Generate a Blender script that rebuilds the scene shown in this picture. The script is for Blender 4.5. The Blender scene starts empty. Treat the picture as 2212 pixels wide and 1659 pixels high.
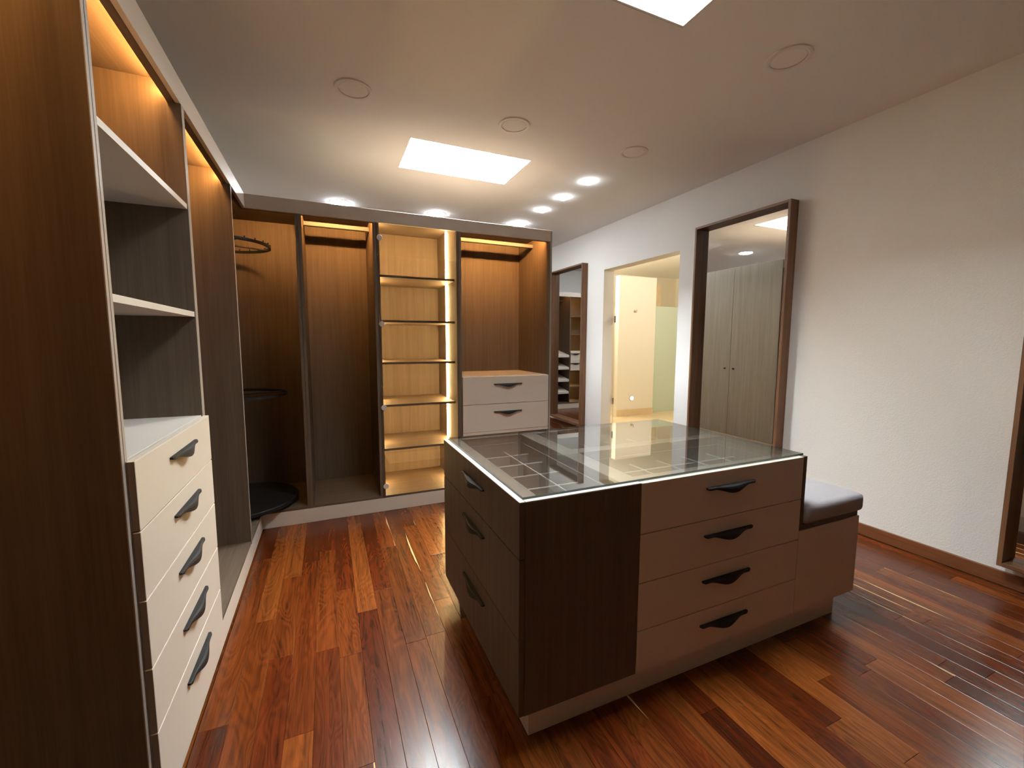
import bpy, bmesh, math, random
from mathutils import Matrix, Vector

C = bpy.context.scene
COL = C.collection
random.seed(7)

# ------------------------------------------------------------------ camera
F_PX, W_PX = 915.145, 2212.0
yaw, pitch, roll = math.radians(23.530), math.radians(-5.697), math.radians(0.1776)
fw = Vector((math.sin(yaw) * math.cos(pitch), math.cos(yaw) * math.cos(pitch), math.sin(pitch)))
rt = Vector((math.cos(yaw), -math.sin(yaw), 0))
up = rt.cross(fw)
r2 = rt * math.cos(roll) + up * math.sin(roll)
u2 = -rt * math.sin(roll) + up * math.cos(roll)
cd = bpy.data.cameras.new('camera')
cd.sensor_fit = 'HORIZONTAL'; cd.sensor_width = 36.0; cd.lens = 36.0 * F_PX / W_PX
cd.clip_start = 0.05; cd.clip_end = 60
cam = bpy.data.objects.new('camera', cd); COL.objects.link(cam)
m = Matrix.Identity(4)
for i in range(3):
    m[i][0] = r2[i]; m[i][1] = u2[i]; m[i][2] = -fw[i]
m[0][3], m[1][3], m[2][3] = 0, 0, 1.40
cam.matrix_world = m
C.camera = cam

# ------------------------------------------------------------------ world, exposure, light levels
wd = bpy.data.worlds.new('world'); C.world = wd; wd.use_nodes = True
wd.node_tree.nodes['Background'].inputs[0].default_value = (0.80, 0.90, 1.0, 1)
wd.node_tree.nodes['Background'].inputs[1].default_value = 1.0
C.view_settings.view_transform = 'Standard'; C.view_settings.look = 'None'
C.view_settings.gamma = 1.0; C.view_settings.use_curve_mapping = False
C.view_settings.exposure = 0.18
C.cycles.use_denoising = True; C.cycles.adaptive_threshold = 0.02
C.cycles.max_bounces = 10; C.cycles.diffuse_bounces = 5; C.cycles.glossy_bounces = 5
C.cycles.transmission_bounces = 6; C.cycles.transparent_max_bounces = 12
C.cycles.caustics_reflective = False; C.cycles.caustics_refractive = False
C.cycles.sample_clamp_indirect = 6.0
L_SKY_FAR, L_SKY_NEAR = 215.0, 62.0          # daylight at the skylight panes
L_DOWN_BIG = 160.0    # round ceiling downlights
L_DOWN_SMALL = 55.0
L_LED_TOP = 108.0
L_LED_BACK = 450.0    # warm strips behind the pelmet
L_LED_SIDE = 185.0   # warm upright strips in the glass-fronted unit
L_BATH_FILL = 104.0  # added unseen globes that brighten the bathroom

# ------------------------------------------------------------------ materials
def mat(name):
    x = bpy.data.materials.new(name); x.use_nodes = True
    nt = x.node_tree
    return x, nt, nt.nodes['Principled BSDF']

def N(nt, t, **kw):
    n = nt.nodes.new(t)
    for k, v in kw.items():
        if k.startswith('_'): setattr(n, k[1:], v)
        else: n.inputs[k.replace('__', ' ')].default_value = v
    return n

def plain(name, col, rough=0.5, bump=0.0, bscale=200.0, spec=0.5, metal=0.0, var=0.0):
    x, nt, b = mat(name)
    b.inputs['Base Color'].default_value = (*col, 1); b.inputs['Roughness'].default_value = rough
    b.inputs['Specular IOR Level'].default_value = spec; b.inputs['Metallic'].default_value = metal
    tc = N(nt, 'ShaderNodeTexCoord')
    if bump:
        n = N(nt, 'ShaderNodeTexNoise', Scale=bscale, Detail=4.0)
        nt.links.new(tc.outputs['Object'], n.inputs['Vector'])
        bp = N(nt, 'ShaderNodeBump', Strength=bump, Distance=0.004)
        nt.links.new(n.outputs['Fac'], bp.inputs['Height']); nt.links.new(bp.outputs['Normal'], b.inputs['Normal'])
    if var:
        n2 = N(nt, 'ShaderNodeTexNoise', Scale=3.0, Detail=3.0)
        nt.links.new(tc.outputs['Object'], n2.inputs['Vector'])
        cr = N(nt, 'ShaderNodeValToRGB')
        cr.color_ramp.elements[0].position = .3; cr.color_ramp.elements[1].position = .7
        cr.color_ramp.elements[0].color = (*[c * (1 - var) for c in col], 1)
        cr.color_ramp.elements[1].color = (*[min(1, c * (1 + var)) for c in col], 1)
        nt.links.new(n2.outputs['Fac'], cr.inputs['Fac']); nt.links.new(cr.outputs['Color'], b.inputs['Base Color'])
    return x

def grain(name, dark, light, axis='z', rough=0.5, coarse=34.0, fine=170.0, along=1.1, contrast=0.5, bump=0.12):
    """timber or wood-effect board: streaks that run along one axis, shifted per object"""
    x, nt, b = mat(name)
    tc = N(nt, 'ShaderNodeTexCoord'); oi = N(nt, 'ShaderNodeObjectInfo')
    mul = N(nt, 'ShaderNodeMath', _operation='MULTIPLY'); mul.inputs[1].default_value = 23.0
    nt.links.new(oi.outputs['Random'], mul.inputs[0])
    add = N(nt, 'ShaderNodeVectorMath', _operation='ADD')
    nt.links.new(tc.outputs['Object'], add.inputs[0]); nt.links.new(mul.outputs[0], add.inputs[1])
    def streak(s, a):
        sc = {'x': (a, s, s), 'y': (s, a, s), 'z': (s, s, a)}[axis]
        mp = N(nt, 'ShaderNodeVectorMath', _operation='MULTIPLY'); mp.inputs[1].default_value = sc
        nt.links.new(add.outputs[0], mp.inputs[0])
        n = N(nt, 'ShaderNodeTexNoise', Scale=1.0, Detail=3.0, Roughness=0.6, Distortion=0.6)
        nt.links.new(mp.outputs[0], n.inputs['Vector'])
        return n
    n1 = streak(coarse, along); n2 = streak(fine, along * 3.5)
    mx = N(nt, 'ShaderNodeMath', _operation='MULTIPLY_ADD'); mx.inputs[1].default_value = 0.42
    sc = N(nt, 'ShaderNodeMath', _operation='MULTIPLY'); sc.inputs[1].default_value = 0.58
    nt.links.new(n1.outputs['Fac'], sc.inputs[0])
    nt.links.new(n2.outputs['Fac'], mx.inputs[0]); nt.links.new(sc.outputs[0], mx.inputs[2])
    cr = N(nt, 'ShaderNodeValToRGB')
    cr.color_ramp.elements[0].position = 0.5 - contrast * .36; cr.color_ramp.elements[1].position = 0.5 + contrast * .36
    cr.color_ramp.elements[0].color = (*dark, 1); cr.color_ramp.elements[1].color = (*light, 1)
    nt.links.new(mx.outputs[0], cr.inputs['Fac']); nt.links.new(cr.outputs['Color'], b.inputs['Base Color'])
    b.inputs['Roughness'].default_value = rough; b.inputs['Specular IOR Level'].default_value = 0.35
    bp = N(nt, 'ShaderNodeBump', Strength=bump, Distance=0.002)
    nt.links.new(mx.outputs[0], bp.inputs['Height']); nt.links.new(bp.outputs['Normal'], b.inputs['Normal'])
    return x

def emit(name, col, strength):
    x, nt, b = mat(name)
    b.inputs['Base Color'].default_value = (0.8, 0.8, 0.8, 1)
    b.inputs['Emission Color'].default_value = (*col, 1); b.inputs['Emission Strength'].default_value = strength
    return x

def thin_glass(name, tint=(0.97, 0.985, 0.975), boost=1.0, rough=0.0):
    x, nt, b = mat(name); nt.nodes.remove(b)
    out = nt.nodes['Material Output']
    tr = N(nt, 'ShaderNodeBsdfTransparent'); tr.inputs[0].default_value = (*tint, 1)
    gl = N(nt, 'ShaderNodeBsdfGlossy'); gl.inputs['Roughness'].default_value = rough
    # Schlick reflectance of a glass surface, the same from both sides
    ge = N(nt, 'ShaderNodeNewGeometry')
    dt = N(nt, 'ShaderNodeVectorMath', _operation='DOT_PRODUCT')
    nt.links.new(ge.outputs['Incoming'], dt.inputs[0]); nt.links.new(ge.outputs['Normal'], dt.inputs[1])
    ab = N(nt, 'ShaderNodeMath', _operation='ABSOLUTE'); nt.links.new(dt.outputs['Value'], ab.inputs[0])
    om = N(nt, 'ShaderNodeMath', _operation='SUBTRACT', _use_clamp=True); om.inputs[0].default_value = 1.0; nt.links.new(ab.outputs[0], om.inputs[1])
    pw = N(nt, 'ShaderNodeMath', _operation='POWER'); pw.inputs[1].default_value = 5.0; nt.links.new(om.outputs[0], pw.inputs[0])
    fr = N(nt, 'ShaderNodeMath', _operation='MULTIPLY_ADD'); fr.inputs[1].default_value = 0.96; fr.inputs[2].default_value = 0.04
    nt.links.new(pw.outputs[0], fr.inputs[0])
    mu = N(nt, 'ShaderNodeMath', _operation='MULTIPLY', _use_clamp=True); mu.inputs[1].default_value = boost
    mx = N(nt, 'ShaderNodeMixShader')
    nt.links.new(fr.outputs[0], mu.inputs[0]); nt.links.new(mu.outputs[0], mx.inputs[0])
    nt.links.new(tr.outputs[0], mx.inputs[1]); nt.links.new(gl.outputs[0], mx.inputs[2])
    nt.links.new(mx.outputs[0], out.inputs['Surface'])
    return x

LD, LL = (0.083, 0.055, 0.035), (0.134, 0.095, 0.064)
M = {}
M['lam'] = grain('oak laminate upright', LD, LL, 'z', 0.62)
M['lam_x'] = grain('oak laminate along x', LD, LL, 'x', 0.62)
M['lam_y'] = grain('oak laminate along y', LD, LL, 'y', 0.62)
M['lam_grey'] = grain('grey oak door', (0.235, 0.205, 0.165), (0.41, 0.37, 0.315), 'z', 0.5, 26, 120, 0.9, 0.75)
M['lam_top'] = grain('skylit oak top frame along y', (0.25, 0.205, 0.17), (0.43, 0.37, 0.315), 'y', 0.5, 34, 150, 1.1, 0.8)  # oak laminate lightened in colour to imitate skylight falling on the island top
M['lam_skylit_x'] = grain('skylit oak top frame along x', (0.25, 0.205, 0.17), (0.43, 0.37, 0.315), 'x', 0.5, 34, 150, 1.1, 0.8)  # same skylight-lightened laminate with the grain turned
M['room_end'] = plain('dark wall paint', (0.26, 0.22, 0.185), 0.8)
M['side'] = plain('shaded drawer side', (0.17, 0.13, 0.10), 0.5)  # shade of the unlit drawer-front sides put into the colour
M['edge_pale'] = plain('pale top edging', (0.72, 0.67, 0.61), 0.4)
M['edge'] = plain('board edging', (0.36, 0.31, 0.265), 0.5)
M['greige'] = plain('greige matt lacquer', (0.69, 0.615, 0.52), 0.42, 0.05, 500)
M['cream_board'] = plain('pale cabinet board', (0.68, 0.63, 0.565), 0.45, 0.04, 400)
M['taupe'] = plain('taupe pelmet lacquer', (0.60, 0.53, 0.46), 0.42)
M['black'] = plain('matt black metal', (0.010, 0.010, 0.011), 0.6, 0.03, 600, spec=0.3)
M['rail'] = plain('bronze rail', (0.085, 0.085, 0.088), 0.55, metal=0.1)
M['walnut'] = grain('walnut', (0.085, 0.036, 0.016), (0.265, 0.128, 0.060), 'z', 0.42, 40, 150, 1.3, 0.55)
M['walnut_y'] = grain('walnut across', (0.085, 0.036, 0.016), (0.265, 0.128, 0.060), 'y', 0.42, 40, 150, 1.3, 0.55)
M['base_wood'] = grain('baseboard wood', (0.115, 0.038, 0.014), (0.20, 0.074, 0.028), 'y', 0.4, 30, 120, 1.0, 0.5)
M['ceil'] = plain('ceiling paint', (0.90, 0.905, 0.90), 0.9, 0.10, 160)
M['wall'] = plain('plaster wall', (0.84, 0.83, 0.80), 0.85, 0.42, 130)
M['shaft'] = plain('skylight shaft paint', (0.86, 0.87, 0.84), 0.8, 0.35, 40)
M['white'] = plain('white plastic', (0.72, 0.68, 0.63), 0.45)
M['ring'] = plain('grille rim', (0.84, 0.81, 0.78), 0.5)
M['cover'] = plain('perforated grille cloth', (0.93, 0.92, 0.90), 0.7, 0.2, 900)
M['fabric'] = plain('grey linen', (0.40, 0.375, 0.385), 0.9, 0.6, 420, var=0.06)
M['felt'] = plain('grey tray lining', (0.47, 0.43, 0.40), 0.8, 0.2, 500)
M['divider'] = plain('pale divider', (0.80, 0.79, 0.77), 0.4)
M['pane_far'] = emit('far skylight pane', (0.90, 0.97, 1.0), L_SKY_FAR)
M['pane_near'] = emit('near skylight pane', (0.92, 0.98, 1.0), L_SKY_NEAR)
M['lens_big'] = emit('downlight lens large', (0.93, 0.97, 1.0), L_DOWN_BIG)
M['lens_far'] = emit('added fill lens far aisle', (0.93, 0.97, 1.0), 90.0)  # for the two unseen downlights added to light the far end
M['lens_small'] = emit('downlight lens small', (0.90, 0.96, 1.0), L_DOWN_SMALL)
M['led_top'] = emit('warm strip', (1.0, 0.50, 0.15), L_LED_TOP)
M['led_back'] = emit('warm strip back run', (1.0, 0.50, 0.15), L_LED_BACK)
M['led_far'] = emit('warm strip far wardrobe', (1.0, 0.50, 0.15), 45.0)
M['led_side'] = emit('warm upright strip', (1.0, 0.64, 0.25), L_LED_SIDE)
M['bath_fill'] = emit('bathroom fill lamp', (1.0, 0.89, 0.71), L_BATH_FILL)
M['step_lamp'] = emit('step lamp', (1.0, 0.88, 0.60), 12.0)
M['glass'] = thin_glass('clear glass', (0.985, 0.99, 0.985), 0.9)
M['top_glass'] = thin_glass('table glass', (0.965, 0.985, 0.975), 1.9)
M['glass_edge'] = plain('glass edge', (0.045, 0.075, 0.065), 0.15)
M['hinge_cap'] = plain('satin hinge cap', (0.72, 0.68, 0.64), 0.35)
M['chrome'] = plain('satin steel', (0.55, 0.50, 0.42), 0.3, metal=0.8)
M['mirror'] = plain('mirror silver', (0.86, 0.87, 0.86), 0.0, metal=1.0)
M['bath_wall'] = plain('cream bathroom plaster', (0.84, 0.78, 0.64), 0.8, 0.1, 60)
M['bath_white'] = plain('bathroom partition paint', (0.82, 0.79, 0.72), 0.7)
M['marble'] = plain('beige marble', (0.72, 0.58, 0.38), 0.35, var=0.10)
x, nt, b = mat('frosted green glass')
b.inputs['Base Color'].default_value = (0.80, 0.94, 0.83, 1); b.inputs['Roughness'].default_value = 0.45
b.inputs['Transmission Weight'].default_value = 0.25
M['frost'] = x

def floor_material():
    x, nt, b = mat('tropical hardwood planks')
    tc = N(nt, 'ShaderNodeTexCoord'); oi = N(nt, 'ShaderNodeObjectInfo')
    mul = N(nt, 'ShaderNodeMath', _operation='MULTIPLY'); mul.inputs[1].default_value = 57.0
    nt.links.new(oi.outputs['Random'], mul.inputs[0])
    add = N(nt, 'ShaderNodeVectorMath', _operation='ADD')
    nt.links.new(tc.outputs['Object'], add.inputs[0]); nt.links.new(mul.outputs[0], add.inputs[1])
    # cathedral figure: contour lines of a slow stretched noise
    m1 = N(nt, 'ShaderNodeVectorMath', _operation='MULTIPLY'); m1.inputs[1].default_value = (9.0, 1.5, 9.0)
    nt.links.new(add.outputs[0], m1.inputs[0])
    n1 = N(nt, 'ShaderNodeTexNoise', Scale=1.0, Detail=2.2, Roughness=0.5, Distortion=0.7)
    nt.links.new(m1.outputs[0], n1.inputs['Vector'])
    k = N(nt, 'ShaderNodeMath', _operation='MULTIPLY'); k.inputs[1].default_value = 95.0
    nt.links.new(n1.outputs['Fac'], k.inputs[0])
    s = N(nt, 'ShaderNodeMath', _operation='SINE'); nt.links.new(k.outputs[0], s.inputs[0])
    # fine pores
    m2 = N(nt, 'ShaderNodeVectorMath', _operation='MULTIPLY'); m2.inputs[1].default_value = (210.0, 7.0, 60.0)
    nt.links.new(add.outputs[0], m2.inputs[0])
    n2 = N(nt, 'ShaderNodeTexNoise', Scale=1.0, Detail=3.0, Roughness=0.65)
    nt.links.new(m2.outputs[0], n2.inputs['Vector'])
    # broad bands
    m3 = N(nt, 'ShaderNodeVectorMath', _operation='MULTIPLY'); m3.inputs[1].default_value = (26.0, 1.0, 20.0)
    nt.links.new(add.outputs[0], m3.inputs[0])
    n3 = N(nt, 'ShaderNodeTexNoise', Scale=1.0, Detail=2.0, Distortion=0.8)
    nt.links.new(m3.outputs[0], n3.inputs['Vector'])
    a1 = N(nt, 'ShaderNodeMath', _operation='MULTIPLY_ADD'); a1.inputs[1].default_value = 0.065; a1.inputs[2].default_value = 0.0
    nt.links.new(s.outputs[0], a1.inputs[0])
    a2 = N(nt, 'ShaderNodeMath', _operation='MULTIPLY_ADD'); a2.inputs[1].default_value = 0.44
    nt.links.new(n2.outputs['Fac'], a2.inputs[0]); nt.links.new(a1.outputs[0], a2.inputs[2])
    a3 = N(nt, 'ShaderNodeMath', _operation='MULTIPLY_ADD'); a3.inputs[1].default_value = 0.72
    nt.links.new(n3.outputs['Fac'], a3.inputs[0]); nt.links.new(a2.outputs[0], a3.inputs[2])
    fg = N(nt, 'ShaderNodeMapRange'); fg.inputs['From Min'].default_value = 0.30; fg.inputs['From Max'].default_value = 0.78
    fg.inputs['To Min'].default_value = 0.34; fg.inputs['To Max'].default_value = 1.50
    nt.links.new(a3.outputs[0], fg.inputs['Value'])
    # plank colour by object
    cr = N(nt, 'ShaderNodeValToRGB'); cr.color_ramp.interpolation = 'LINEAR'
    pal = [(0.0, (0.0458, 0.0077, 0.0013)), (0.15, (0.1038, 0.0193, 0.0032)), (0.30, (0.0634, 0.0113, 0.0019)),
           (0.45, (0.1338, 0.0297, 0.0049)), (0.60, (0.0792, 0.0180, 0.0034)), (0.75, (0.1496, 0.0387, 0.0071)),
           (0.88, (0.1650, 0.0440, 0.0085)), (1.0, (0.1012, 0.0238, 0.0043))]
    e = cr.color_ramp.elements
    e[0].position, e[0].color = pal[0][0], (*pal[0][1], 1); e[1].position, e[1].color = pal[-1][0], (*pal[-1][1], 1)
    for p, c in pal[1:-1]:
        q = e.new(p); q.color = (*c, 1)
    nt.links.new(oi.outputs['Random'], cr.inputs['Fac'])
    sc = N(nt, 'ShaderNodeVectorMath', _operation='SCALE')
    nt.links.new(cr.outputs['Color'], sc.inputs[0]); nt.links.new(fg.outputs[0], sc.inputs['Scale'])
    # cream sapwood along one edge of some planks
    sx = N(nt, 'ShaderNodeSeparateXYZ'); nt.links.new(tc.outputs['Object'], sx.inputs[0])
    m4 = N(nt, 'ShaderNodeVectorMath', _operation='MULTIPLY'); m4.inputs[1].default_value = (0.0, 2.2, 0.0)
    nt.links.new(add.outputs[0], m4.inputs[0])
    n4 = N(nt, 'ShaderNodeTexNoise', Scale=1.0, Detail=2.0); nt.links.new(m4.outputs[0], n4.inputs['Vector'])
    w = N(nt, 'ShaderNodeMapRange'); w.inputs['From Min'].default_value = 0.42; w.inputs['From Max'].default_value = 0.75
    w.inputs['To Min'].default_value = 0.0492; w.inputs['To Max'].default_value = 0.030; w.clamp = False
    nt.links.new(n4.outputs['Fac'], w.inputs['Value'])
    g1 = N(nt, 'ShaderNodeMath', _operation='GREATER_THAN'); nt.links.new(sx.outputs['X'], g1.inputs[0]); nt.links.new(w.outputs[0], g1.inputs[1])
    fr = N(nt, 'ShaderNodeMath', _operation='FRACT'); k9 = N(nt, 'ShaderNodeMath', _operation='MULTIPLY'); k9.inputs[1].default_value = 13.7
    nt.links.new(oi.outputs['Random'], k9.inputs[0]); nt.links.new(k9.outputs[0], fr.inputs[0])
    g2 = N(nt, 'ShaderNodeMath', _operation='GREATER_THAN'); g2.inputs[1].default_value = 0.88; nt.links.new(fr.outputs[0], g2.inputs[0])
    g = N(nt, 'ShaderNodeMath', _operation='MULTIPLY'); nt.links.new(g1.outputs[0], g.inputs[0]); nt.links.new(g2.outputs[0], g.inputs[1])
    mx = N(nt, 'ShaderNodeMixRGB'); mx.inputs['Color2'].default_value = (0.62, 0.40, 0.17, 1)
    nt.links.new(g.outputs[0], mx.inputs['Fac']); nt.links.new(sc.outputs[0], mx.inputs['Color1'])
    nt.links.new(mx.outputs[0], b.inputs['Base Color'])
    rr = N(nt, 'ShaderNodeMapRange'); rr.inputs['To Min'].default_value = 0.17; rr.inputs['To Max'].default_value = 0.31
    nt.links.new(n2.outputs['Fac'], rr.inputs['Value']); nt.links.new(rr.outputs[0], b.inputs['Roughness'])
    bp = N(nt, 'ShaderNodeBump', Strength=0.10, Distance=0.001)
    nt.links.new(n2.outputs['Fac'], bp.inputs['Height']); nt.links.new(bp.outputs['Normal'], b.inputs['Normal'])
    b.inputs['Specular IOR Level'].default_value = 0.4
    return x
M['floor'] = floor_material()

# ------------------------------------------------------------------ building helpers
class MB:
    """collects boxes, prisms and lathes in world coordinates, then links them as ONE mesh object"""
    def __init__(s): s.bm = bmesh.new(); s.mats = []
    def _mi(s, m):
        if m is None: return 0
        if m not in s.mats: s.mats.append(m)
        return s.mats.index(m)
    def box(s, x0, x1, y0, y1, z0, z1, bevel=0.0, m=None):
        v = [s.bm.verts.new((x, y, z)) for z in (z0, z1) for y in (y0, y1) for x in (x0, x1)]
        fs = [s.bm.faces.new([v[i] for i in f]) for f in
              ((0, 2, 3, 1), (4, 5, 7, 6), (0, 1, 5, 4), (2, 6, 7, 3), (0, 4, 6, 2), (1, 3, 7, 5))]
        mi = s._mi(m)
        for f in fs: f.material_index = mi
        if bevel:
            es = list({e for f in fs for e in f.edges})
            r = bmesh.ops.bevel(s.bm, geom=es, offset=bevel, segments=1, affect='EDGES', profile=0.5)
            for f in r['faces']: f.material_index = mi
        return s
    def prism(s, pts, z0, z1):
        a = [s.bm.verts.new((x, y, z0)) for x, y in pts]; b = [s.bm.verts.new((x, y, z1)) for x, y in pts]
        s.bm.faces.new(list(reversed(a))); s.bm.faces.new(b)
        n = len(pts)
        for i in range(n): s.bm.faces.new([a[i], a[(i + 1) % n], b[(i + 1) % n], b[i]])
        return s
    def _prism(s, pts, a, b, f):
        A = [s.bm.verts.new(f(p, a)) for p in pts]; B = [s.bm.verts.new(f(p, b)) for p in pts]
        s.bm.faces.new(list(reversed(A))); s.bm.faces.new(B)
        n = len(pts)
        for i in range(n): s.bm.faces.new([A[i], A[(i + 1) % n], B[(i + 1) % n], B[i]])
        return s
    def prism_y(s, pts, a, b): return s._prism(pts, a, b, lambda p, y: (p[0], y, p[1]))   # outline in x, z
    def prism_x(s, pts, a, b): return s._prism(pts, a, b, lambda p, x: (x, p[0], p[1]))   # outline in y, z
    def lathe(s, cx, cy, prof, seg=40, closed=True):
        """profile of (radius, z) revolved about a vertical axis"""
        rings = []
        for r, z in prof:
            if r < 1e-6: rings.append([s.bm.verts.new((cx, cy, z))])
            else: rings.append([s.bm.verts.new((cx + r * math.cos(2 * math.pi * i / seg), cy + r * math.sin(2 * math.pi * i / seg), z)) for i in range(seg)])
        n = len(rings)
        for k in range(n if closed else n - 1):
            a, b = rings[k], rings[(k + 1) % n]
            if len(a) == 1 and len(b) == 1: continue
            for i in range(seg):
                j = (i + 1) % seg
                if len(a) == 1: s.bm.faces.new([a[0], b[j], b[i]])
                elif len(b) == 1: s.bm.faces.new([a[i], a[j], b[0]])
                else: s.bm.faces.new([a[i], a[j], b[j], b[i]])
        return s
    def rod(s, p, q, r, seg=10):
        p, q = Vector(p), Vector(q); d = (q - p).normalized()
        a = d.orthogonal().normalized(); b = d.cross(a)
        A, B = [], []
        for i in range(seg):
            o = a * math.cos(2 * math.pi * i / seg) * r + b * math.sin(2 * math.pi * i / seg) * r
            A.append(s.bm.verts.new(p + o)); B.append(s.bm.verts.new(q + o))
        s.bm.faces.new(list(reversed(A))); s.bm.faces.new(B)
        for i in range(seg): s.bm.faces.new([A[i], A[(i + 1) % seg], B[(i + 1) % seg], B[i]])
        return s
    def build(s, name, m, parent=None, origin=(0, 0, 0), smooth=False):
        bmesh.ops.recalc_face_normals(s.bm, faces=s.bm.faces)
        o3 = Vector(origin)
        for v in s.bm.verts: v.co -= o3
        me = bpy.data.meshes.new(name); s.bm.to_mesh(me); s.bm.free()
        me.materials.append(m)
        for e in s.mats:
            if e is not m: me.materials.append(e)
        if smooth:
            for p in me.polygons: p.use_smooth = True
        ob = bpy.data.objects.new(name, me); COL.objects.link(ob)
        if parent is not None: ob.parent = parent
        else: ob.location = o3
        return ob

class Thing:
    """an Empty at the thing's base that parents its parts"""
    def __init__(s, name, label, cat, loc, group=None, kind=None):
        s.o = bpy.data.objects.new(name, None); COL.objects.link(s.o)
        s.o.location = loc; s.loc = Vector(loc); s.o.empty_display_size = 0.1
        if label: s.o['label'] = label
        if cat: s.o['category'] = cat
        if group: s.o['group'] = group
        if kind: s.o['kind'] = kind
    def part(s, name, mb, m, parent=None, smooth=False, label=None):
        ob = mb.build(name, m, parent or s.o, s.loc, smooth)
        if label: ob['label'] = label
        return ob
    def box(s, name, m, x0, x1, y0, y1, z0, z1, bevel=0.0, parent=None, label=None):
        return s.part(name, MB().box(x0, x1, y0, y1, z0, z1, bevel), m, parent, label=label)

def tag(o, label=None, cat=None, group=None, kind=None):
    for k, v in (('label', label), ('category', cat), ('group', group), ('kind', kind)):
        if v: o[k] = v
    return o
def struct(name, mb, m, origin=(0, 0, 0)):
    return tag(mb.build(name, m, None, origin), kind='structure')

# a black wave-shaped pull, length along local x, standing out along local -y
def pull_mesh(length=0.275):
    bm = bmesh.new(); n = 28; rings = []
    for i in range(n + 1):
        t = i / n * 2 - 1
        b = max(0.0, math.cos(math.pi * 0.5 * min(1.0, abs(t) / 0.72))) ** 1.6
        endr = 1.0 if abs(t) < 0.97 else 0.72
        p = (0.013 + 0.013 * b) * endr; d = (0.010 + 0.020 * b) * endr
        prof = [(0, 0), (p * .65, 0.0), (p * .92, -d * .12), (p, -d * .40), (p * .97, -d), (p * .97 - .005, -d),
                (p * .97 - .006, -d * .45), (p * .55, -.0065), (0, -.0065)]
        rings.append([bm.verts.new((t * length / 2, -y, z)) for y, z in prof])
    for a, b in zip(rings, rings[1:]):
        k = len(a)
        for i in range(k): bm.faces.new([a[i], a[(i + 1) % k], b[(i + 1) % k], b[i]])
    bm.faces.new(rings[0]); bm.faces.new(list(reversed(rings[-1])))
    bmesh.ops.recalc_face_normals(bm, faces=bm.faces)
    me = bpy.data.meshes.new('handle'); bm.to_mesh(me); bm.free(); me.materials.append(M['black'])
    return me
PULL = pull_mesh()
def pull(T, drawer, x, y, z, rot):
    h = bpy.data.objects.new('handle', PULL); COL.objects.link(h); h.parent = drawer
    h.location = Vector((x, y, z)) - T.loc; h.rotation_euler = (0, 0, rot)
    h['label'] = 'matt black wave-shaped pull'
    return h

# ------------------------------------------------------------------ dimensions
XL, YB = -0.487, 3.525            # front planes of the left and the back wardrobe runs
XR, ZC = 3.55, 2.98               # right wall, ceiling
XBK, YBK = -1.09, 4.18            # back panels
TOP0, TOP1 = 2.390, 2.411         # wardrobe top board
B0, B1 = 0.112, 0.130             # wardrobe base board
SKY = [(0.649, 1.711, 3.497, 4.130), (0.649, 1.711, 1.140, 1.776)]
DY0, DY1, DZ = 3.595, 4.977, 2.392     # doorway in the right wall
YN, YF = -1.30, 8.30              # near and far end of the room

# ------------------------------------------------------------------ room shell
b = MB().box(-1.25, 8.2, YN - .1, YF + .1, -0.12, -0.019)
floor = struct('floor', b, M['floor'])
cb = MB()
xs = [-1.25, .649, 1.711, 8.2]; ys = [YN - .1, 1.140, 1.776, 3.497, 4.130, YF + .1]
for i in range(3):
    for j in range(5):
        if i == 1 and j in (1, 3): continue
        cb.box(xs[i], xs[i + 1], ys[j], ys[j + 1], ZC, ZC + .12)
struct('ceiling', cb, M['ceil'])
struct('wall_left', MB().box(-1.25, -1.115, YN, YF, -0.019, ZC), M['wall'])
struct('wall_front', MB().box(-1.25, 8.2, YN - .1, YN, -0.019, ZC), M['room_end'])
struct('wall_back', MB().box(-1.25, XR, YF, YF + .1, -0.019, ZC), M['wall'])
wr = MB().box(XR, XR + .17, YN, DY0, -0.019, ZC).box(XR, XR + .17, DY1, YF + .1, -0.019, ZC).box(XR, XR + .17, DY0, DY1, DZ, ZC)
struct('wall_right', wr, M['wall'])
bb = MB()
for y0, y1 in ((YN, DY0 - .002), (DY1 + .002, YF)):
    bb.box(XR - .016, XR - .001, y0, y1, 0.001, 0.088, 0.004)
struct('baseboard_right', bb, M['base_wood'])

for k, (x0, x1, y0, y1) in enumerate(SKY):
    T = Thing('window_%d' % (k + 1), ('white rectangular skylight shaft in the ceiling, in front of the back wardrobes' if k == 0 else
              'white rectangular skylight shaft cut by the top edge of the photo'), None, ((x0 + x1) / 2, (y0 + y1) / 2, ZC), kind='structure')
    s = MB(); t = .012; zt = ZC + .55
    s.box(x0 + .001, x0 + t, y0 + .001, y1 - .001, ZC + .001, zt).box(x1 - t, x1 - .001, y0 + .001, y1 - .001, ZC + .001, zt)
    s.box(x0 + t, x1 - t, y0 + .001, y0 + t, ZC + .001, zt).box(x0 + t, x1 - t, y1 - t, y1 - .001, ZC + .001, zt)
    T.part('shaft', s, M['shaft'])
    T.box('pane', M['pane_far' if k == 0 else 'pane_near'], x0, x1, y0, y1, zt + .001, zt + .012)

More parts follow.
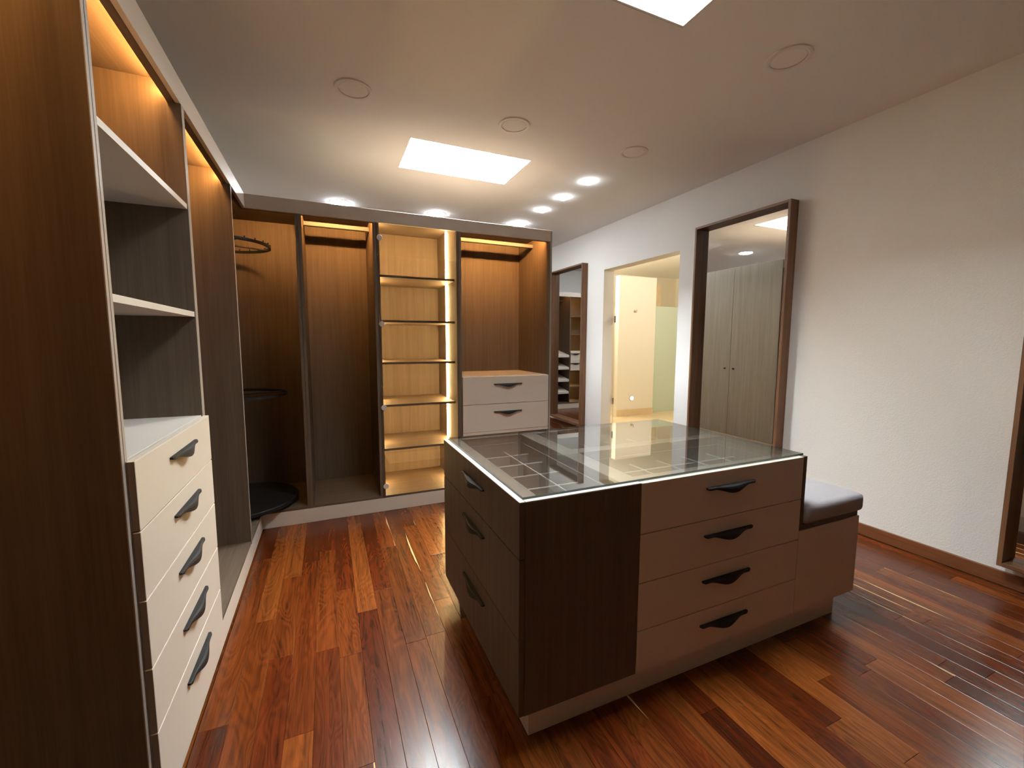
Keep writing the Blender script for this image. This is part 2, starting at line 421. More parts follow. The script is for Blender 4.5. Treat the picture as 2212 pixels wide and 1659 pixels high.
# ------------------------------------------------------------------ floor planks, each a part of the floor
PW = 0.0955
def plank_mesh(L):
    bm = bmesh.new()
    w = PW - .0007; l = L - .0009
    me = bpy.data.meshes.new('plank')
    h = .018
    zs = [(-h, 0), (-.0006, 0), (0, .0007)]
    rings = [[bm.verts.new((sx * (w / 2 - i), sy * (l / 2 - i), z)) for sx, sy in ((-1, -1), (1, -1), (1, 1), (-1, 1))] for z, i in zs]
    for a, c in zip(rings, rings[1:]):
        for i in range(4): bm.faces.new([a[i], a[(i + 1) % 4], c[(i + 1) % 4], c[i]])
    bm.faces.new(rings[-1])
    bm.to_mesh(me); bm.free(); me.materials.append(M['floor'])
    return me
LENS = [0.55, 0.70, 0.85, 1.0, 1.15, 1.30]
PM = {l: plank_mesh(l) for l in LENS}
spots = []
col = 0
x = XL + .01 + PW / 2
while x - PW / 2 < XR - .02:
    rnd = random.Random(100 + col)
    ynear = 0.15
    far = YF if x > 1.96 else 3.56
    y = ynear - rnd.random() * .9
    while y < far:
        l = rnd.choice(LENS if far < 4 else LENS[2:])
        # hidden below the island plinth or outside the room: left out
        hidden = (0.66 < x < 2.32 and y > 1.29 and y + l < 2.05)
        if not hidden: spots.append((x, y + l / 2, l))
        y += l
    x += PW; col += 1
spots.sort(key=lambda s: s[0] ** 2 + s[1] ** 2)
for px, py, l in spots[:300]:
    o = bpy.data.objects.new('plank', PM[l]); COL.objects.link(o); o.parent = floor
    o.location = (px, py, random.uniform(-.0004, .0))
rest = MB()
for px, py, l in spots[300:]:
    rest.box(px - PW / 2 + .0006, px + PW / 2 - .0006, py - l / 2 + .0007, py + l / 2 - .0007, -.018, -.0003)
rest.box(XL + .01, XR - .02, YN + .01, -.80, -.018, -.0003)
o = rest.build('plank', M['floor'], floor); o['kind'] = 'stuff'

# ------------------------------------------------------------------ ceiling fittings
sp = {(0.213, 3.004): 'left-hand', (1.317, 3.001): '', (2.415, 3.005): '', (2.421, 1.708): ''}
SPL = ['round white flush ceiling speaker cover, the one above the left end of the room',
       'round white flush ceiling speaker cover just in front of the far skylight',
       'round white flush ceiling speaker cover, last in the row towards the right wall',
       'round white flush ceiling speaker cover nearest the camera, beside the near skylight']
for (cx, cy), lb in zip(sp, SPL):
    T = Thing('ceiling_speaker', lb, 'ceiling speaker', (cx, cy, ZC), 'round speaker covers in the ceiling')
    T.part('rim', MB().lathe(cx, cy, [(.115, ZC - .0005), (.113, ZC - .007), (.100, ZC - .008), (.0925, ZC - .006), (.0925, ZC - .0005)]), M['ring'])
    T.part('grille', MB().lathe(cx, cy, [(0, ZC - .006), (.084, ZC - .0052), (.0885, ZC - .003), (.0885, ZC - .0006), (0, ZC - .0006)], closed=False), M['cover'])
DL = [(0.200, 5.411, .106, 'big', 'wide bright downlight above the left part of the back wardrobes'),
      (1.312, 5.380, .106, 'big', 'wide bright downlight above the lit shelf unit of the back wardrobes'),
      (1.300, 6.900, .098, 'big', 'added unseen fill light over the far aisle, behind the back wardrobes'),  # this and the next are added, unseen, to light the far wardrobe
      (2.421, 6.900, .098, 'big', 'added unseen fill light over the far aisle near the shoe wardrobe'),
      (2.421, 5.365, .106, 'big', 'wide bright downlight just left of the row of three small spotlights'),
      (2.431, 4.694, .056, 'small', 'small bright spotlight, farthest of the row beside the doorway wall'),
      (2.437, 4.206, .056, 'small', 'small bright spotlight, middle of the row beside the doorway wall'),
      (2.430, 3.700, .056, 'small', 'small bright spotlight, nearest of the row beside the doorway wall')]
for cx, cy, r, kd, lb in DL:
    T = Thing('downlight', lb, 'downlight', (cx, cy, ZC), 'wide downlights' if kd == 'big' else 'small spotlights')
    T.part('trim_ring', MB().lathe(cx, cy, [(r * 1.12, ZC - .0005), (r * 1.10, ZC - .003), (r * 1.02, ZC - .004), (r * 1.005, ZC - .0005)]), M['white'])
    h = .022 if kd == 'big' else .032
    T.part('lens', MB().lathe(cx, cy, [(0, ZC - h), (r * .5, ZC - h * .9), (r * .85, ZC - h * .6), (r, ZC - .006), (r, ZC - .0006), (0, ZC - .0006)], closed=False), M['lens_' + ('far' if cy > 6 else kd)])

# ------------------------------------------------------------------ left wardrobe run (front plane x = XL)
def run_y(T, y0, y1, near=True, far=True, t=.0160):
    """carcass of one bay of the left run, opening towards +x"""
    yi0, yi1 = y0 + (t if near else 0), y1 - (t if far else 0)
    for on, ya in ((near, y0), (far, y1 - t)):
        if on: T.part('side_panel', MB().prism_y([(XBK, B0), (XL, B0), (XL, 2.3155), (XL - .0455, 2.3155), (XL - .0455, TOP0 - .0005), (XBK, TOP0 - .0005)], ya, ya + t), M['lam'])
    if near: T.box('edge_band', M['edge'], XL + .0002, XL + .0022, y0 + .001, y0 + t - .001, B0, 2.314)
    if far: T.box('edge_band', M['edge'], XL + .0002, XL + .0022, y1 - t + .001, y1 - .001, B0, 2.314)
    T.box('back_panel', M['lam'], XBK - .02, XBK - .0005, y0, y1, B0, TOP0 - .0005)
    T.box('top_panel', M['lam_y'], XBK - .02, XL - .045, y0, y1, TOP0, TOP1)
    T.box('base_panel', M['lam_y'], XBK, XL - .001, yi0 + .0005, yi1 - .0005, B0, B1, .0008)
    T.box('light_strip', M['led_top'], XL - .0535, XL - .0475, yi0 + .01, yi1 - .01, 2.336, 2.364, label='glowing warm light strip behind the pelmet')
    return yi0, yi1

A = Thing('open_wardrobe', 'dark wood wardrobe bay nearest the camera, only its tall side panel in view', 'wardrobe', (-.79, 0.99, 0), 'wardrobe bays on the left wall')
run_y(A, -1.28, 1.363)
Bw = Thing('open_wardrobe', 'open wardrobe bay with two shelves above five cream drawers', 'wardrobe', (-.79, 1.75, 0), 'wardrobe bays on the left wall')
y0, y1 = run_y(Bw, 1.3640, 2.1290)
for z in (1.939, 1.517):
    sh = Bw.box('shelf', M['cream_board'], XBK, XL - .004, y0 + .0005, y1 - .0005, z - .020, z, .0008)
    Bw.box('edge_band', M['cream_board'], XL - .0038, XL - .0018, y0 + .0005, y1 - .0005, z - .020, z, parent=sh, label='pale front edge')
Bw.box('drawer_top', M['cream_board'], XBK, XL - .003, y0 + .0005, y1 - .0005, 1.072, 1.092, .001)
dz = [1.0915, .901, .710, .5145, .324, .1315]
for zt, zb in zip(dz, dz[1:]):
    d = Bw.part('drawer', MB().box(XL + .0030, XL + .0050, 1.366, 2.116, zb + .0018, zt - .0018, m=M['side'])
                .box(XL + .0051, XL + .0215, 1.366, 2.116, zb + .0018, zt - .0018, .0012, M['greige']), M['greige'])
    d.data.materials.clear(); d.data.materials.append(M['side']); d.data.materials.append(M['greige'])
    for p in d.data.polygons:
        p.material_index = 1 if (p.normal.x > .3 or p.normal.z > .5) else 0  # front and top keep the lacquer, other faces get the painted shade
    Bw.box('drawer_box', M['cream_board'], XBK + .05, XL - .002, y0 + .015, y1 - .015, zb + .02, zt - .035, parent=d)
    pull(Bw, d, XL + .0216, 1.757, zt - .057, math.pi / 2)
Cw = Thing('open_wardrobe', 'empty tall wardrobe bay between the cream drawers and the corner', 'wardrobe', (-.79, 2.59, 0), 'wardrobe bays on the left wall')
run_y(Cw, 2.1300, 3.047)

# ------------------------------------------------------------------ corner unit and its carousel
K = Thing('corner_wardrobe', 'dark corner wardrobe unit holding the round rotating rack', 'wardrobe', (-.7, 3.7, 0))
poly = [(XBK, 3.048), (XL - .001, 3.048), (XL - .001, YB + .001), (-.1815, YB + .001), (-.1815, YBK), (XBK, YBK)]
tp = [(XBK - .02, 3.048), (XL - .045, 3.048), (XL - .045, YB + .045), (-.1605, YB + .045), (-.1605, YBK + .02), (XBK - .02, YBK + .02)]
K.part('base_panel', MB().prism(poly, B0, B1), M['lam_x'])
K.part('top_panel', MB().prism(tp, TOP0, TOP1), M['lam_x'])
K.box('back_panel', M['lam'], XBK - .0, -.1605, YBK + .0005, YBK + .02, B0, TOP0 - .0005)
K.box('back_panel', M['lam'], XBK - .02, XBK - .0005, 3.048, YBK + .02, B0, TOP0 - .0005)
K.part('side_panel', MB().prism_x([(YBK, B0), (YB, B0), (YB, 2.3155), (YB + .0445, 2.3155), (YB + .0445, TOP0 - .0005), (YBK, TOP0 - .0005)], -.181, -.1612), M['lam'])
K.box('light_strip', M['led_back'], XL - .02, -.19, YB + .0455, YB + .0495, 2.3740, 2.3890, label='glowing warm light strip under the top board')
cx, cy = -.66, 3.745
G = Thing('garment_carousel', 'black round rotating rack with a pinned ring on top, standing in the corner wardrobe', 'rotating rack', (cx, cy, B1))
def disc(r, z, t): return MB().lathe(cx, cy, [(0, z), (r - .008, z), (r, z + .005), (r, z + t - .005), (r - .006, z + t), (r - .014, z + t), (r - .02, z + t - .008), (0, z + t - .008)], 64, closed=False)
G.part('base_foot', MB().lathe(cx, cy, [(0, B1 + .0005), (.30, B1 + .0005), (.30, B1 + .022), (0, B1 + .022)], 48, closed=False), M['black'])
G.part('base_tray', disc(.405, B1 + .0225, .032), M['black'])
mid = G.part('middle_ring', MB().lathe(cx, cy, [(.348, .985), (.362, .985), (.362, 1.003), (.348, 1.003)], 64), M['black'])
G.part('pole', MB().lathe(cx, cy, [(0, B1 + .05), (.016, B1 + .05), (.016, 2.36), (0, 2.36)], 16, closed=False), M['black'])
ring = G.part('hanging_ring', MB().lathe(cx, cy, [(.285, 2.092), (.297, 2.092), (.297, 2.112), (.285, 2.112)], 64), M['black'])
for i in range(4):
    a = math.radians(25 + 90 * i)
    G.part('spoke', MB().rod((cx + .012 * math.cos(a), cy + .012 * math.sin(a), 2.10), (cx + .288 * math.cos(a), cy + .288 * math.sin(a), 2.10), .006), M['black'], ring)
    G.part('spoke', MB().rod((cx + .012 * math.cos(a), cy + .012 * math.sin(a), .994), (cx + .352 * math.cos(a), cy + .352 * math.sin(a), .994), .006), M['black'], mid)
for i in range(24):
    a = 2 * math.pi * (i + .3) / 24
    px, py = cx + .291 * math.cos(a), cy + .291 * math.sin(a)
    G.part('pin', MB().lathe(px, py, [(0, 2.1125), (.0045, 2.1125), (.0045, 2.120), (.006, 2.124), (0, 2.127)], 8, closed=False), M['black'], ring)

# ------------------------------------------------------------------ back wardrobe run (front plane y = YB)
def run_x(T, x0, x1, led='led_back'):
    t0, t1 = (.0205, .0205)
    for xa in (x0, x1 - t1):
        T.part('side_panel', MB().prism_x([(YBK, B0), (YB, B0), (YB, 2.3155), (YB + .0445, 2.3155), (YB + .0445, TOP0 - .0005), (YBK, TOP0 - .0005)], xa, xa + t0), M['lam'])
    T.box('back_panel', M['lam'], x0, x1, YBK + .0005, YBK + .018, B0, TOP0 - .0005)
    T.box('top_panel', M['lam_x'], x0, x1, YB + .045, YBK + .018, TOP0, TOP1)
    T.box('base_panel', M['lam_x'], x0 + t0 + .0005, x1 - t1 - .0005, YB + .001, YBK, B0, B1, .0008)
    if led:
        T.box('light_strip', M[led], x0 + t0 + .01, x1 - t1 - .01, YB + .0455, YB + .0495, 2.3740, 2.3890, label='glowing warm light strip under the top board')
    return x0 + t0, x1 - t1
H2 = Thing('hanging_wardrobe', 'empty hanging bay with a rail, beside the corner rack', 'wardrobe', (.11, 3.85, 0), 'hanging bays of the back wardrobes')
a0, a1 = run_x(H2, -.160, .380)
def rail(T, x0, x1):
    r = T.box('hanging_rail', M['rail'], x0 + .0005, x1 - .0005, 3.840, 3.862, 2.316, 2.350, .003)
    for xx in (x0 + .0004, x1 - .0064):
        T.box('rail_socket', M['rail'], xx, xx + .006, 3.832, 3.870, 2.312, 2.356, .002, parent=r)
rail(H2, a0, a1)
H4 = Thing('hanging_wardrobe', 'hanging bay with a rail above greige drawers, at the right end', 'wardrobe', (1.48, 3.85, 0), 'hanging bays of the back wardrobes')
c0, c1 = run_x(H4, 1.0430, 1.9165)
rail(H4, c0, c1)
H4.box('drawer_top', M['greige'], c0 + .0005, c1 - .0005, YB - .001, YBK, 1.078, 1.0955, .001)
ez = [1.0950, .847, .602, .367, .1320]
for zt, zb in zip(ez, ez[1:]):
    d = H4.box('drawer', M['greige'], 1.063, 1.899, YB - .0215, YB - .0025, zb + .0018, zt - .0018 - (.0 if zt < 1.09 else .001), .0012)
    H4.box('drawer_box', M['cream_board'], c0 + .015, c1 - .015, YB - .002, YBK - .05, zb + .02, zt - .035, parent=d)
    pull(H4, d, 1.486, YB - .0216, zt - .068, 0)

D3 = Thing('display_wardrobe', 'glass-fronted shelf unit glowing with warm upright light strips', 'wardrobe', (.71, 3.85, 0))
s0, s1 = run_x(D3, .3815, 1.0420, 'led_top')
shz = [1.931, 1.573, 1.230, .878, .509]
for z in shz:
    D3.box('shelf', M['lam_x'], s0 + .0005, s1 - .0005, YB + .062, YBK, z - .018, z, .0008)
lev = [B1] + sorted(shz) + [TOP0 + .008]
for za, zb in zip(lev, lev[1:]):
    for xx in (s0 + .0004, s1 - .0124):
        D3.box('light_strip', M['led_side'], xx + (0 if xx < .7 else .002), xx + (.010 if xx < .7 else .012), 3.833, 3.848, za + .003, zb - .018 - .003, label='glowing warm upright light strip')
gd = D3.box('glass_door', M['glass'], .386, 1.036, YB - .012, YB - .006, B1 + .01, 2.308, label='clear glass door')
for z in (2.200, 1.537, .868, .215):
    h = MB()
    n = 20
    a = [h.bm.verts.new((.404 + .021 * math.cos(2 * math.pi * i / n), YB - .0125, z + .021 * math.sin(2 * math.pi * i / n))) for i in range(n)]
    c = [h.bm.verts.new((.404 + .0225 * math.cos(2 * math.pi * i / n), YB - .019, z + .0225 * math.sin(2 * math.pi * i / n))) for i in range(n)]
    e = [h.bm.verts.new((.404 + .020 * math.cos(2 * math.pi * i / n), YB - .021, z + .020 * math.sin(2 * math.pi * i / n))) for i in range(n)]
    h.bm.faces.new(a); h.bm.faces.new(e)
    for p, q in ((a, c), (c, e)):
        for i in range(n): h.bm.faces.new([p[i], p[(i + 1) % n], q[(i + 1) % n], q[i]])
    D3.part('hinge_cap', h, M['hinge_cap'], gd, label='pale round hinge cap')

# pelmet and plinth boards of both runs
P1 = Thing('pelmet', 'pale pelmet board along the top of the left wardrobes', 'pelmet', (XL, 2, 2.316))
P1.box('face_board', M['taupe'], XL - .018, XL + .0, -1.28, YB - .001, 2.3165, 2.413, .001)
P1.box('lower_board', M['lam_y'], XL - .044, XL - .019, -1.28, YB + .0425, 2.3165, 2.413)
P2 = Thing('pelmet', 'taupe pelmet board along the top of the back wardrobes', 'pelmet', (.7, YB, 2.316))
P2.box('face_board', M['taupe'], XL - .018, 1.9165, YB, YB + .018, 2.3165, 2.413, .001)
P2.box('lower_board', M['lam_x'], XL - .018, 1.9165, YB + .019, YB + .043, 2.3165, 2.413)
Q1 = tag(MB().box(XL - .018, XL - .001, -1.28, YB + .016, .0005, .1115, .001).build('plinth', M['greige'], None, (XL, 2, 0)),
         'greige plinth board along the floor under the left wardrobes', 'plinth')
Q2 = tag(MB().box(XL + .0, 1.9165, YB + .001, YB + .018, .0005, .1115, .001).build('plinth', M['greige'], None, (.7, YB, 0)),
         'greige plinth board along the floor under the back wardrobes', 'plinth')

# ------------------------------------------------------------------ closed cupboard behind the back run, seen in the big mirror
R = Thing('closed_cupboard', 'tall closed cupboard with two plain wood doors and black knobs, reflected in big mirror', 'cupboard', (.9, 4.55, 0))
R.box('carcass', M['lam'], -.9, 1.9165, YBK + .021, 4.865, .0005, 2.412)
for k, (ya, yb, kn) in enumerate(((YB + .004, 4.195, 4.135), (4.199, 4.868, 4.270))):
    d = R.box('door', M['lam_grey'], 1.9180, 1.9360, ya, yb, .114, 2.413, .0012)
    R.part('knob', MB().rod((1.9362, kn, 1.038), (1.952, kn, 1.038), .011, 14), M['black'], d)
R.box('plinth', M['greige'], 1.9180, 1.9300, YB + .004, 4.868, .0005, .112)

# ------------------------------------------------------------------ shoe wardrobe at the far end, seen in the far mirror
S = Thing('shoe_wardrobe', 'far wardrobe with slanted pale shoe shelves, reflected in the narrow far mirror', 'wardrobe', (2.2, 7.95, 0))
YS, YSB = 7.66, 8.26
gx = [.62, 1.52, 2.415, 3.50]
for g in gx: S.box('side_panel', M['lam'], g - .010, g + .010, YS, YSB, .112, 2.39)
S.box('back_panel', M['lam'], .61, 3.51, YSB + .0005, YSB + .018, .112, 2.39)
S.box('top_panel', M['lam_x'], .61, 3.51, YS, YSB, 2.3905, 2.411)
S.box('pelmet', M['taupe'], .61, 3.51, YS - .018, YS - .001, 2.325, 2.413)
S.box('plinth', M['greige'], .61, 3.51, YS + .01, YS + .028, .001, .111)
for z in (.36, .615, .87, 1.125):
    q = MB(); x0, x1 = 2.4255, 3.4895
    v = [q.bm.verts.new(p) for p in ((x0, YS + .004, z - .045), (x1, YS + .004, z - .045), (x1, YS + .004, z), (x0, YS + .004, z),
                                     (x0, YSB - .01, z + .075), (x1, YSB - .01, z + .075), (x1, YSB - .01, z + .12), (x0, YSB - .01, z + .12))]
    for f in ((0, 1, 2, 3), (4, 7, 6, 5), (0, 4, 5, 1), (3, 2, 6, 7), (0, 3, 7, 4), (1, 5, 6, 2)): q.bm.faces.new([v[i] for i in f])
    S.part('shoe_shelf', q, M['cream_board'])
S.box('base_panel', M['lam_x'], .63, 3.49, YS + .001, YSB, .112, .130)
for z in (1.957, 1.575, .462):
    S.box('shelf', M['lam_x'], 1.531, 2.404, YS + .02, YSB, z - .02, z)
S.box('drawer_top', M['greige'], 1.531, 2.404, YS, YSB, 1.185, 1.205)
for zt, zb in ((1.20, 1.00), (1.00, .80)):
    d = S.box('drawer', M['greige'], 1.531, 2.404, YS - .02, YS - .002, zb + .002, zt - .002, .001)
    pull(S, d, 2.28, YS - .0201, zt - .04, 0)
S.box('drawer_base', M['lam_x'], 1.531, 2.404, YS, YSB, .78, .798)
for x0, x1 in ((1.54, 2.395), (2.44, 3.48)):
    S.box('light_strip', M['led_far'], x0, x1, YS + .05, YS + .06, 2.384, 2.390)
for za, zb in ((.135, .44), (.465, .775), (1.21, 1.55), (1.58, 1.93), (1.96, 2.37)):
    S.box('light_strip', M['led_side'], 2.3985, 2.4045, 7.90, 7.912, za, zb)
S.box('hanging_rail', M['rail'], 2.426, 3.489, 7.95, 7.97, 2.25, 2.28, .003)

# ------------------------------------------------------------------ mirrors on the right wall
def mirror(label, y0, y1, z0=.143, z1=2.548):
    T = Thing('wall_mirror', label, 'mirror', (XR, (y0 + y1) / 2, z0), 'walnut framed mirrors on the right wall')
    xf, xb, t = XR - .100, XR - .002, .022
    T.box('stile', M['walnut'], xf, xb, y0, y0 + t, z0, z1, .0012)
    T.box('stile', M['walnut'], xf, xb, y1 - t, y1, z0, z1, .0012)
    T.box('rail', M['walnut_y'], xf, xb, y0 + t + .0004, y1 - t - .0004, z0, z0 + t, .0012)
    T.box('rail', M['walnut_y'], xf, xb, y0 + t + .0004, y1 - t - .0004, z1 - t, z1, .0012)
    T.box('mirror_glass', M['mirror'], xb - .014, xb - .009, y0 + t + .0006, y1 - t - .0006, z0 + t + .0006, z1 - t - .0006, label='silvered mirror glass')
    T.box('backing_board', M['walnut'], xb - .0085, xb - .0005, y0 + t + .0006, y1 - t - .0006, z0 + t + .0006, z1 - t - .0006)
mirror('large walnut framed mirror on the wall right behind the glass-topped island', 2.337, 3.306)
mirror('narrow-looking far walnut framed mirror at the end of the back wardrobes, left of the doorway', 5.374, 6.345)
mirror('walnut framed mirror cut off by the right edge of the photo', .038, 1.008)

# ------------------------------------------------------------------ doorway and bathroom beyond
T = Thing('door_1', 'bathroom doorway with a frameless clear glass door swung inside', None, (3.73, 4.955, 0), kind='structure')
hx, hy, ang = 3.735, 4.952, math.radians(52)
def leafbox(l0, l1, t0, t1, z0, z1):
    q = MB(); d = Vector((math.cos(ang), math.sin(ang), 0)); n = Vector((-d.y, d.x, 0)); o = Vector((hx, hy, 0))
    vs = [q.bm.verts.new(o + d * a + n * b_ + Vector((0, 0, c))) for c in (z0, z1) for b_ in (t0, t1) for a in (l0, l1)]
    for f in ((0, 2, 3, 1), (4, 5, 7, 6), (0, 1, 5, 4), (2, 6, 7, 3), (0, 4, 6, 2), (1, 3, 7, 5)): q.bm.faces.new([vs[i] for i in f])
    return q
leaf = T.part('glass_leaf', leafbox(0, .75, -.005, .005, .012, 1.96), M['glass'], label='clear glass door leaf')
for z in (.56, 1.72):
    T.part('hinge', leafbox(-.012, .045, -.012, .012, z - .045, z + .045), M['chrome'], leaf, label='satin steel hinge')
struct('floor_bathroom', MB().box(XR, 8.2, 1.6, YF, -.0185, .0), M['marble'])
struct('wall_bathroom_back', MB().box(XR + .18, 8.2, YF, YF + .1, 0, ZC), M['bath_wall'])
struct('wall_bathroom_right', MB().box(8.1, 8.2, 1.6, YF, 0, ZC), M['bath_wall'])
struct('wall_bathroom_front', MB().box(XR + .18, 8.2, 1.5, 1.6, 0, ZC), M['bath_wall'])
struct('wall_bathroom_left', MB().box(XR + .171, XR + .18, DY1 + .02, YF, 0, ZC).box(XR + .171, XR + .18, 1.6, DY0 - .02, 0, ZC), M['bath_wall'])
struct('partition', MB().box(4.955, 5.815, 6.45, 6.57, .0005, 2.615), M['bath_white'])
struct('baseboard_bathroom', MB().box(4.955, 5.815, 6.436, 6.449, .0005, .125, .002), M['marble'])
struct('pillar', MB().box(6.22, 6.62, 7.2, 7.6, .0005, 2.62), M['marble'])
t = tag(MB().box(5.80, 7.6, 6.60, 6.612, .0008, 2.10).build('glass_screen', M['frost'], None, (6.4, 6.6, 0)),
        'frosted pale green glass screen standing in the bathroom', 'glass screen')
T = Thing('robe_hook', 'small steel robe hook on the white bathroom partition', 'hook', (5.31, 6.449, 1.96))
T.part('plate', MB().rod((5.31, 6.449, 1.97), (5.31, 6.441, 1.97), .022, 16), M['chrome'])
T.part('peg', MB().rod((5.31, 6.4408, 1.97), (5.31, 6.395, 1.955), .008).rod((5.31, 6.395, 1.952), (5.31, 6.385, 2.0), .008), M['chrome'])
T = Thing('step_light', 'small round glowing step light low on the bathroom partition', 'wall light', (5.30, 6.449, .335))
T.part('bezel', MB().rod((5.30, 6.4495, .335), (5.30, 6.441, .335), .050, 24), M['chrome'])
T.part('lens', MB().rod((5.30, 6.4408, .335), (5.30, 6.434, .335), .036, 24), M['step_lamp'])
for px, py, lb in ((5.3, 4.55, 'added globe fill lamp in the bathroom, unseen right of the doorway'),
                   (4.35, 7.0, 'added globe fill lamp in the bathroom, unseen left of the doorway')):
    T = Thing('fill_globe', lb, 'fill lamp', (px, py, ZC), 'added bathroom fill lamps')  # globes added out of view to light the upper bathroom walls and ceiling
    T.part('rose', MB().lathe(px, py, [(0, ZC - .0005), (.05, ZC - .0005), (.05, ZC - .02), (0, ZC - .025)], closed=False), M['white'])
    T.part('stem', MB().rod((px, py, ZC - .026), (px, py, 2.78), .008), M['chrome'])
    T.part('globe', MB().lathe(px, py, [(.13 * math.sin(math.pi * i / 14), 2.65 + .13 * math.cos(math.pi * i / 14)) for i in range(15)], 28, closed=False), M['bath_fill'], smooth=True)

# ------------------------------------------------------------------ island with glass top and bench end
IX0, IX1, IY0, IY1 = .548, 1.995, 1.195, 2.160
ZT = .885
I = Thing('dressing_island', 'glass-topped dressing island with dark and greige drawers and a bench end, mid floor', 'island', (1.45, 1.68, 0))
I.box('plinth', M['greige'], .608, 2.368, 1.242, 2.110, .0005, .1270)
I.box('carcass', M['lam'], IX0 + .022, IX1 - .028, IY0 + .022, IY1 - .022, .1278, .728)
uz = [ZT, .690, .405, .129]
for zt, zb in zip(uz, uz[1:]):
    d = I.box('drawer', M['lam'], IX0, IX0 + .0205, IY0 + .0005, IY1, zb + .0015, zt - .0015, .0010, label='dark wood drawer front')
    if zt > .88:
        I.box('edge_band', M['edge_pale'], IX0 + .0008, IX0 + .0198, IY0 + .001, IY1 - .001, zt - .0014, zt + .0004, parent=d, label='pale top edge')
    pull(I, d, IX0 - .0001, 1.667, zt - (.067 if zt < .88 else .066), -math.pi / 2)
fp = I.box('front_panel', M['lam'], IX0 + .0215, 1.0415, IY0, IY0 + .0205, .1290, ZT - .0015, .0010)
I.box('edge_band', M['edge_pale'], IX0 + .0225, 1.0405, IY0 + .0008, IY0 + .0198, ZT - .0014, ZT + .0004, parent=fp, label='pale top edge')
vz = [ZT, .686, .493, .300, .129]
for zt, zb in zip(vz, vz[1:]):
    d = I.box('drawer', M['greige'], 1.0435, 1.9675, IY0 - .0005, IY0 + .0200, zb + .0015, zt - .0015, .0012, label='greige drawer front')
    pull(I, d, 1.505, IY0 - .0006, zt - .063, 0)
I.box('end_panel', M['lam'], 1.9705, IX1, IY0 + .001, IY1, .557, ZT - .0005, .0010)
I.box('back_panel', M['lam'], IX0 + .0215, IX1 - .026, IY1 - .0205, IY1, .129, ZT - .0015, .0010)
I.box('bench_box', M['greige'], 1.9705, 2.443, IY0, IY1, .129, .5300, .0012, label='greige bench box')
I.box('bench_lid', M['lam_x'], 1.9715, 2.436, IY0 + .006, IY1 - .002, .5308, .5560, .0010)
fr = MB()
zf0, zf1 = .866, .8838
cx0, cx1, rx0, rx1 = .630, .978, 1.062, 1.958
cy0, cy1, ry0, ry1, rm0, rm1 = 1.232, 2.118, 1.272, 2.105, 1.652, 1.722
fr.box(IX0 + .0215, cx0, IY0 + .0215, IY1 - .0215, zf0, zf1).box(cx1, rx0, IY0 + .0215, IY1 - .0215, zf0, zf1).box(rx1, 1.9695, IY0 + .0215, IY1 - .0215, zf0, zf1)
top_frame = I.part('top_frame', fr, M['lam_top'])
fr = MB()
fr.box(cx0 + .0003, cx1 - .0003, IY0 + .0215, cy0, zf0, zf1).box(cx0 + .0003, cx1 - .0003, cy1, IY1 - .0215, zf0, zf1)
fr.box(rx0 + .0003, rx1 - .0003, IY0 + .0215, ry0, zf0, zf1).box(rx0 + .0003, rx1 - .0003, ry1, IY1 - .0215, zf0, zf1).box(rx0 + .0003, rx1 - .0003, rm0, rm1, zf0, zf1)
I.part('top_frame', fr, M['lam_skylit_x'])
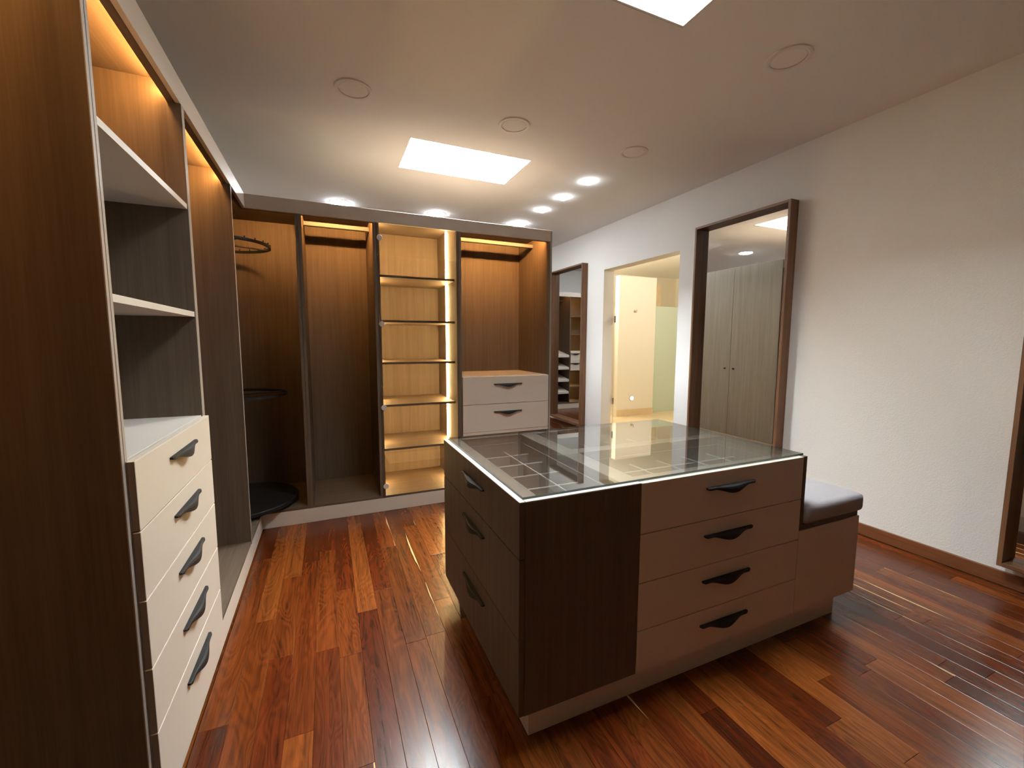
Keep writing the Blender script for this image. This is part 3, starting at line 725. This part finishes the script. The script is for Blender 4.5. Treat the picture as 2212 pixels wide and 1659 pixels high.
def tray(x0, x1, y0, y1, longs, crosses):
    q = MB(); t = .012
    q.box(x0 - t, x1 + t, y0 - t, y1 + t, .7295, .738)
    q.box(x0 - t, x0, y0, y1, .738, .8655).box(x1, x1 + t, y0, y1, .738, .8655)
    q.box(x0 - t, x1 + t, y0 - t, y0, .738, .8655).box(x0 - t, x1 + t, y1, y1 + t, .738, .8655)
    # shallow ledge round the inside
    q.box(x0, x1, y1 - .006, y1, .738, .842).box(x0, x0 + .006, y0, y1 - .006, .738, .842).box(x1 - .006, x1, y0, y1 - .006, .738, .842)
    tr = I.part('tray', q, M['felt'])
    for (a, b_, c, d_) in longs + crosses:
        I.part('divider', MB().box(a, b_, c, d_, .7385, .796, m=M['felt']).box(a, b_, c, d_, .7962, .8005, m=M['divider']), M['felt'], tr)
tk = .0022
tray(cx0, cx1, cy0, cy1, [(.868 - tk, .868 + tk, cy0 + .002, 2.100)],
     [(cx0 + .008, .8655, y - tk, y + tk) for y in (2.01, 1.845, 1.676, 1.511, 1.345)] + [(.8705, cx1 - .008, y - tk, y + tk) for y in (2.01, 1.845, 1.676, 1.511, 1.345)])
for ya, yb, yl in ((ry0, rm0, 1.540), (rm1, ry1, 1.985)):
    xsx = (1.178, 1.351, 1.523, 1.695, 1.866)
    tray(rx0, rx1, ya, yb, [(rx0 + .008, rx1 - .008, yl - tk, yl + tk)],
         [(xx - tk, xx + tk, ya + .003, yl - tk - .0003) for xx in xsx] + [(xx - tk, xx + tk, yl + tk + .0003, yb - .008) for xx in xsx])
g = I.box('glass_top', M['top_glass'], IX0 + .0215, IX1 - .001, IY0 + .0205, IY1 - .004, .8850, .8930, label='clear glass top')
g.data.materials.append(M['glass_edge'])
for p in g.data.polygons:
    if abs(p.normal.z) < .5: p.material_index = 1

# bench cushion
q = MB(); q.box(1.9965, 2.4560, IY0 - .012, IY1 - .004, .5570, .6460)
bmesh.ops.bevel(q.bm, geom=list(q.bm.edges), offset=.026, segments=5, affect='EDGES', profile=0.6)
bmesh.ops.subdivide_edges(q.bm, edges=[e for e in q.bm.edges if e.calc_length() > .2], cuts=6, use_grid_fill=True)
for v in q.bm.verts:
    if v.co.z > .60:
        u = (v.co.x - 2.226) / .23; w = (v.co.y - 1.67) / .49
        v.co.z += .012 * max(0, 1 - u * u) * max(0, 1 - w ** 4)
tag(q.build('seat_cushion', M['fabric'], None, (2.226, 1.67, .557), smooth=True),
    'grey linen cushion lying on the bench end of the island', 'cushion')
